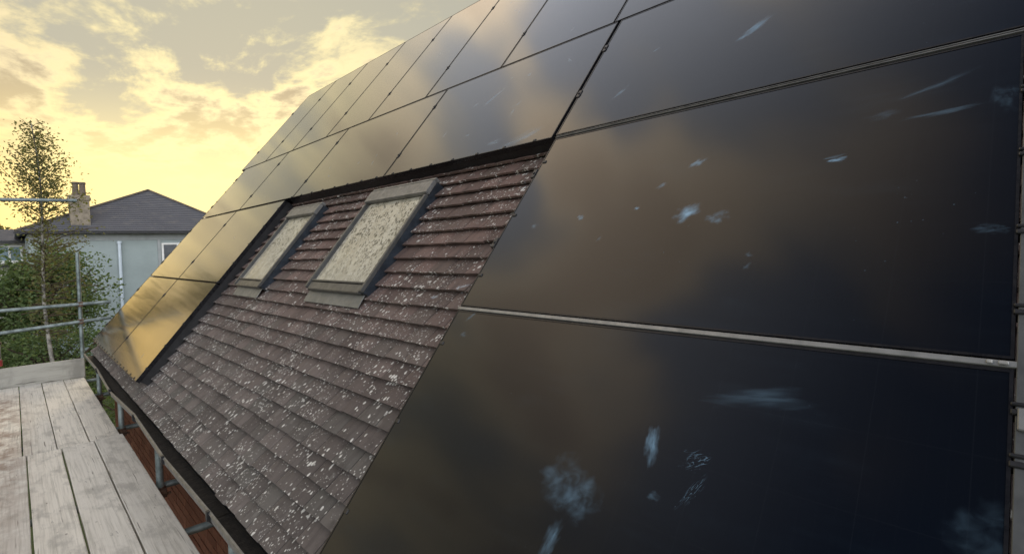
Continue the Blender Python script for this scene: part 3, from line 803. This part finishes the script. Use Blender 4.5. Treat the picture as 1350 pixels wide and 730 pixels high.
# chimney at the left of the roof
ch = MB(); ch.box(.36, .98, YF + .1, YF + .85, 1.2, 2.70); ch.box(.31, 1.03, YF + .05, YF + .90, 2.70, 2.80); ch.box(.34, 1.00, YF + .08, YF + .87, 2.80, 2.90)
chim = ch.obj('chimney', MT['stack_brick'], nroof, I4)
for x in (.58, .80):
    p_ = MB(); p_.tube([(x, YF + .45, 2.90), (x, YF + .45, 3.36), (x, YF + .45, 3.38), (x, YF + .45, 3.46)], [.115, .095, .12, .11], 10)
    p_.obj('chimney_pot', MT['pot'], nh, I4, smooth=True)

# ------------------------------------------------------------------ house behind the birch
h2 = empty('cream_house', T(-4, 36, GZ), label='cream house behind the birch with a wide window tinted as blue reflection and dark slate roof', cat='house')
YH = 34.0
w_ = MB(); w_.box(-9, .6, YH, YH + 7, GZ, 1.30); w_.obj('wall', MT['render_cream'], h2, I4)
s_ = MB(); slates(((-9.4, YH - .4, 1.27), (1.0, YH - .4, 1.27), (.2, YH + 3.5, 2.0), (-8.5, YH + 3.5, 2.0)), 12); slates(((1.0, YH + 7.3, 1.27), (-9.4, YH + 7.3, 1.27), (-8.5, YH + 3.5, 2.0), (.2, YH + 3.5, 2.0)), 12)
s_.add([(1.0, YH - .4, 1.28), (1.0, YH + 7.3, 1.28), (.2, YH + 3.5, 2.0)], [(0, 1, 2)])
s_.obj('roof', MT['slate'], h2, I4)
g_ = MB(); g_.box(-9.4, 1.0, YH - .52, YH - .41, 1.16, 1.26); g_.obj('gutter', MT['gutter_black'], h2, I4)
window(h2, -3.6, -1.0, .25, 1.06, YH, 6, 'glass_blue_reflect')
g_ = MB(); g_.box(-6, -.4, YH - .25, YH - .002, .02, .12); g_.obj('canopy_band', MT['gutter_black'], h2, I4)
window(h2, -1.62, -1.36, -1.05, -.42, YH, 1)
window(h2, -.95, -.5, -1.05, -.30, YH, 1)

# ------------------------------------------------------------------ trees
def leaf(mb, p, s_, r_):
    """one folded leaf of two triangles"""
    a = Vector((r_.gauss(0, 1), r_.gauss(0, 1), r_.gauss(0, .6))).normalized()
    b = a.cross(Vector((r_.gauss(0, 1), r_.gauss(0, 1), r_.gauss(0, 1)))).normalized()
    n_ = a.cross(b)
    mb.add([p - a * s_, p + b * s_ * .55 + n_ * s_ * .12, p + a * s_, p - b * s_ * .55 + n_ * s_ * .12], [(0, 1, 2), (0, 2, 3)])


def birch():
    r_ = random.Random(11); X, Y = -.93, 11.2
    root = empty('birch_tree', T(X, Y, GZ), label='slender birch with pale trunk and airy top rising against the yellow sky', cat='tree')
    H = 6.62
    tp = [Vector((X + .06 * math.sin(i * .9) + (.06 if i > 6 else 0) * (i - 6) * -.55, Y + .05 * math.cos(i * 1.3), GZ + H * i / 10)) for i in range(11)]
    tr = MB(); tr.tube(tp, [.040 * (1 - i / 10.6) + .006 for i in range(11)], 9); tr.obj('trunk', MT['bark'], root, I4, smooth=True)
    lv = MB()
    for i in range(150):
        f = .40 + .585 * (i / 150) ** .95; az0 = 0
        base = tp[0].lerp(tp[0], 0); q = f * 10; k_ = min(int(q), 9); base = tp[k_].lerp(tp[k_ + 1], q - k_)
        prof = 1.42 * min(1., (f - .30) * 4) * (1 - f) ** .50
        if r_.random() < .12: continue
        if f < .72 and math.cos(az0 + i * 2.4) < 0: prof *= .38
        L = max(.16, prof * r_.uniform(.42, 1.22)); az = i * 2.4 + r_.uniform(-.35, .35)
        d = Vector((math.cos(az), math.sin(az), r_.uniform(.30, 1.1) if f > .55 else r_.uniform(.05, .5)))
        pts = [base]; cur = d.normalized()
        for s_ in range(5):
            cur = (cur + Vector((r_.gauss(0, .12), r_.gauss(0, .12), -.06 if f < .7 else .03))).normalized(); pts.append(pts[-1] + cur * L / 5)
        MB_l = limbs; MB_l.tube(pts, [.012 * (1.1 - f) + .0035 - .0007 * s_ for s_ in range(6)], 4, caps=False)
        dens = 38 if f < .72 else 66
        nlf = int(dens * max(.5, L / .55))
        for j in range(nlf):
            t = r_.random() ** .7 * 5; a_ = min(int(t), 4); p = pts[a_].lerp(pts[a_ + 1], t - a_)
            sp = .075 + .03 * (L > .5)
            p = p + Vector((r_.gauss(0, sp), r_.gauss(0, sp), r_.gauss(-.05, sp)))
            leaf(lv, p, r_.uniform(.017, .035), r_)
    limbs.obj('limb', MT['twig'], root, I4)
    lv.obj('crown', MT['birch_leaf'], root, I4)
limbs = MB(); birch()


def bush(name, label, x, y, z0, cz, rx_, ry_, rz_, n_, seed, mt_, ls=(.03, .055), group=None, cat='tree', clumps=40, trunk=True):
    r_ = random.Random(seed)
    root = empty(name, T(x, y, z0), label=label, cat=cat, group=group)
    lv = MB(); lm = MB()
    top_ = Vector((x, y, cz - rz_ * .2))
    if trunk:
        MB().tube([(x, y, z0), (x + .05, y, (z0 + cz) / 2), tuple(top_)], [rx_ * .09, rx_ * .07, rx_ * .04], 8).obj('trunk', MT['twig'], root, I4, smooth=True)
    for c_ in range(clumps):
        v_ = Vector((r_.gauss(0, 1), r_.gauss(0, 1), r_.gauss(0, 1))).normalized() * r_.uniform(.45, 1.0)
        p = Vector((x + v_.x * rx_, y + v_.y * ry_, cz + v_.z * rz_)); cr = r_.uniform(.16, .34)
        lm.tube([top_, top_.lerp(p, .6) + Vector((r_.gauss(0, .05) * rx_, r_.gauss(0, .05) * ry_, 0)), p], [rx_ * .025, rx_ * .015, rx_ * .006], 4, caps=False)
        for j in range(n_ // clumps):
            q = Vector((r_.gauss(0, 1), r_.gauss(0, 1), r_.gauss(0, 1))); q = q.normalized() * (r_.random() ** .4) * cr
            leaf(lv, p + Vector((q.x * rx_, q.y * ry_, q.z * rz_)), r_.uniform(*ls), r_)
    lm.obj('limb', MT['twig'], root, I4)
    lv.obj('crown', MT[mt_], root, I4)
bush('garden_tree', 'bushy green garden tree filling the space behind the lower guard rails', -.75, 20.8, GZ, -1.05, 1.85, 1.6, 1.80, 15000, 3, 'bush_leaf', (.035, .075), clumps=130)
bush('garden_tree', 'darker bushy tree at the left picture edge behind the guard rail', -2.7, 21.2, GZ, -2.0, 1.9, 1.5, 1.9, 10000, 4, 'bush_leaf', (.035, .075), clumps=70)
bush('shrub', 'low shrub beyond the toe board at the foot of the birch', -1.1, 14.2, GZ, -3.0, 1.2, 1.0, .9, 7000, 5, 'bush_leaf', (.03, .05), clumps=50, cat='shrub', trunk=False)
bush('shrub', 'low shrub seen through the gap below the gutter end', .3, 10.8, GZ, -2.9, 1.1, .9, .9, 6000, 6, 'bush_leaf', (.025, .045), clumps=45, cat='shrub', trunk=False)
bush('shrub', 'leafy shrub filling the garden below the trees behind the end guard rail', -.6, 18.4, GZ, -2.75, 2.1, 1.1, 1.15, 9000, 8, 'bush_leaf', (.03, .06), clumps=70, cat='shrub', trunk=False)
for i, (x, y, cz, rx_, rz_) in enumerate([(-3.2, 46, 1.6, 2.4, 1.2), (-.6, 47, 1.5, 2.0, 1.0), (-6.5, 48, 2.0, 2.6, 1.6)]):
    bush('far_tree', ['low green treetop showing over the cream house roof at the left edge', 'small rounded treetop behind the birch trunk above the cream house', 'far treetop outside the left edge behind the cream house'][i],
         x, y, GZ, cz, rx_, rx_, rz_, 2600, 20 + i, 'far_leaf', (.09, .17), clumps=40)
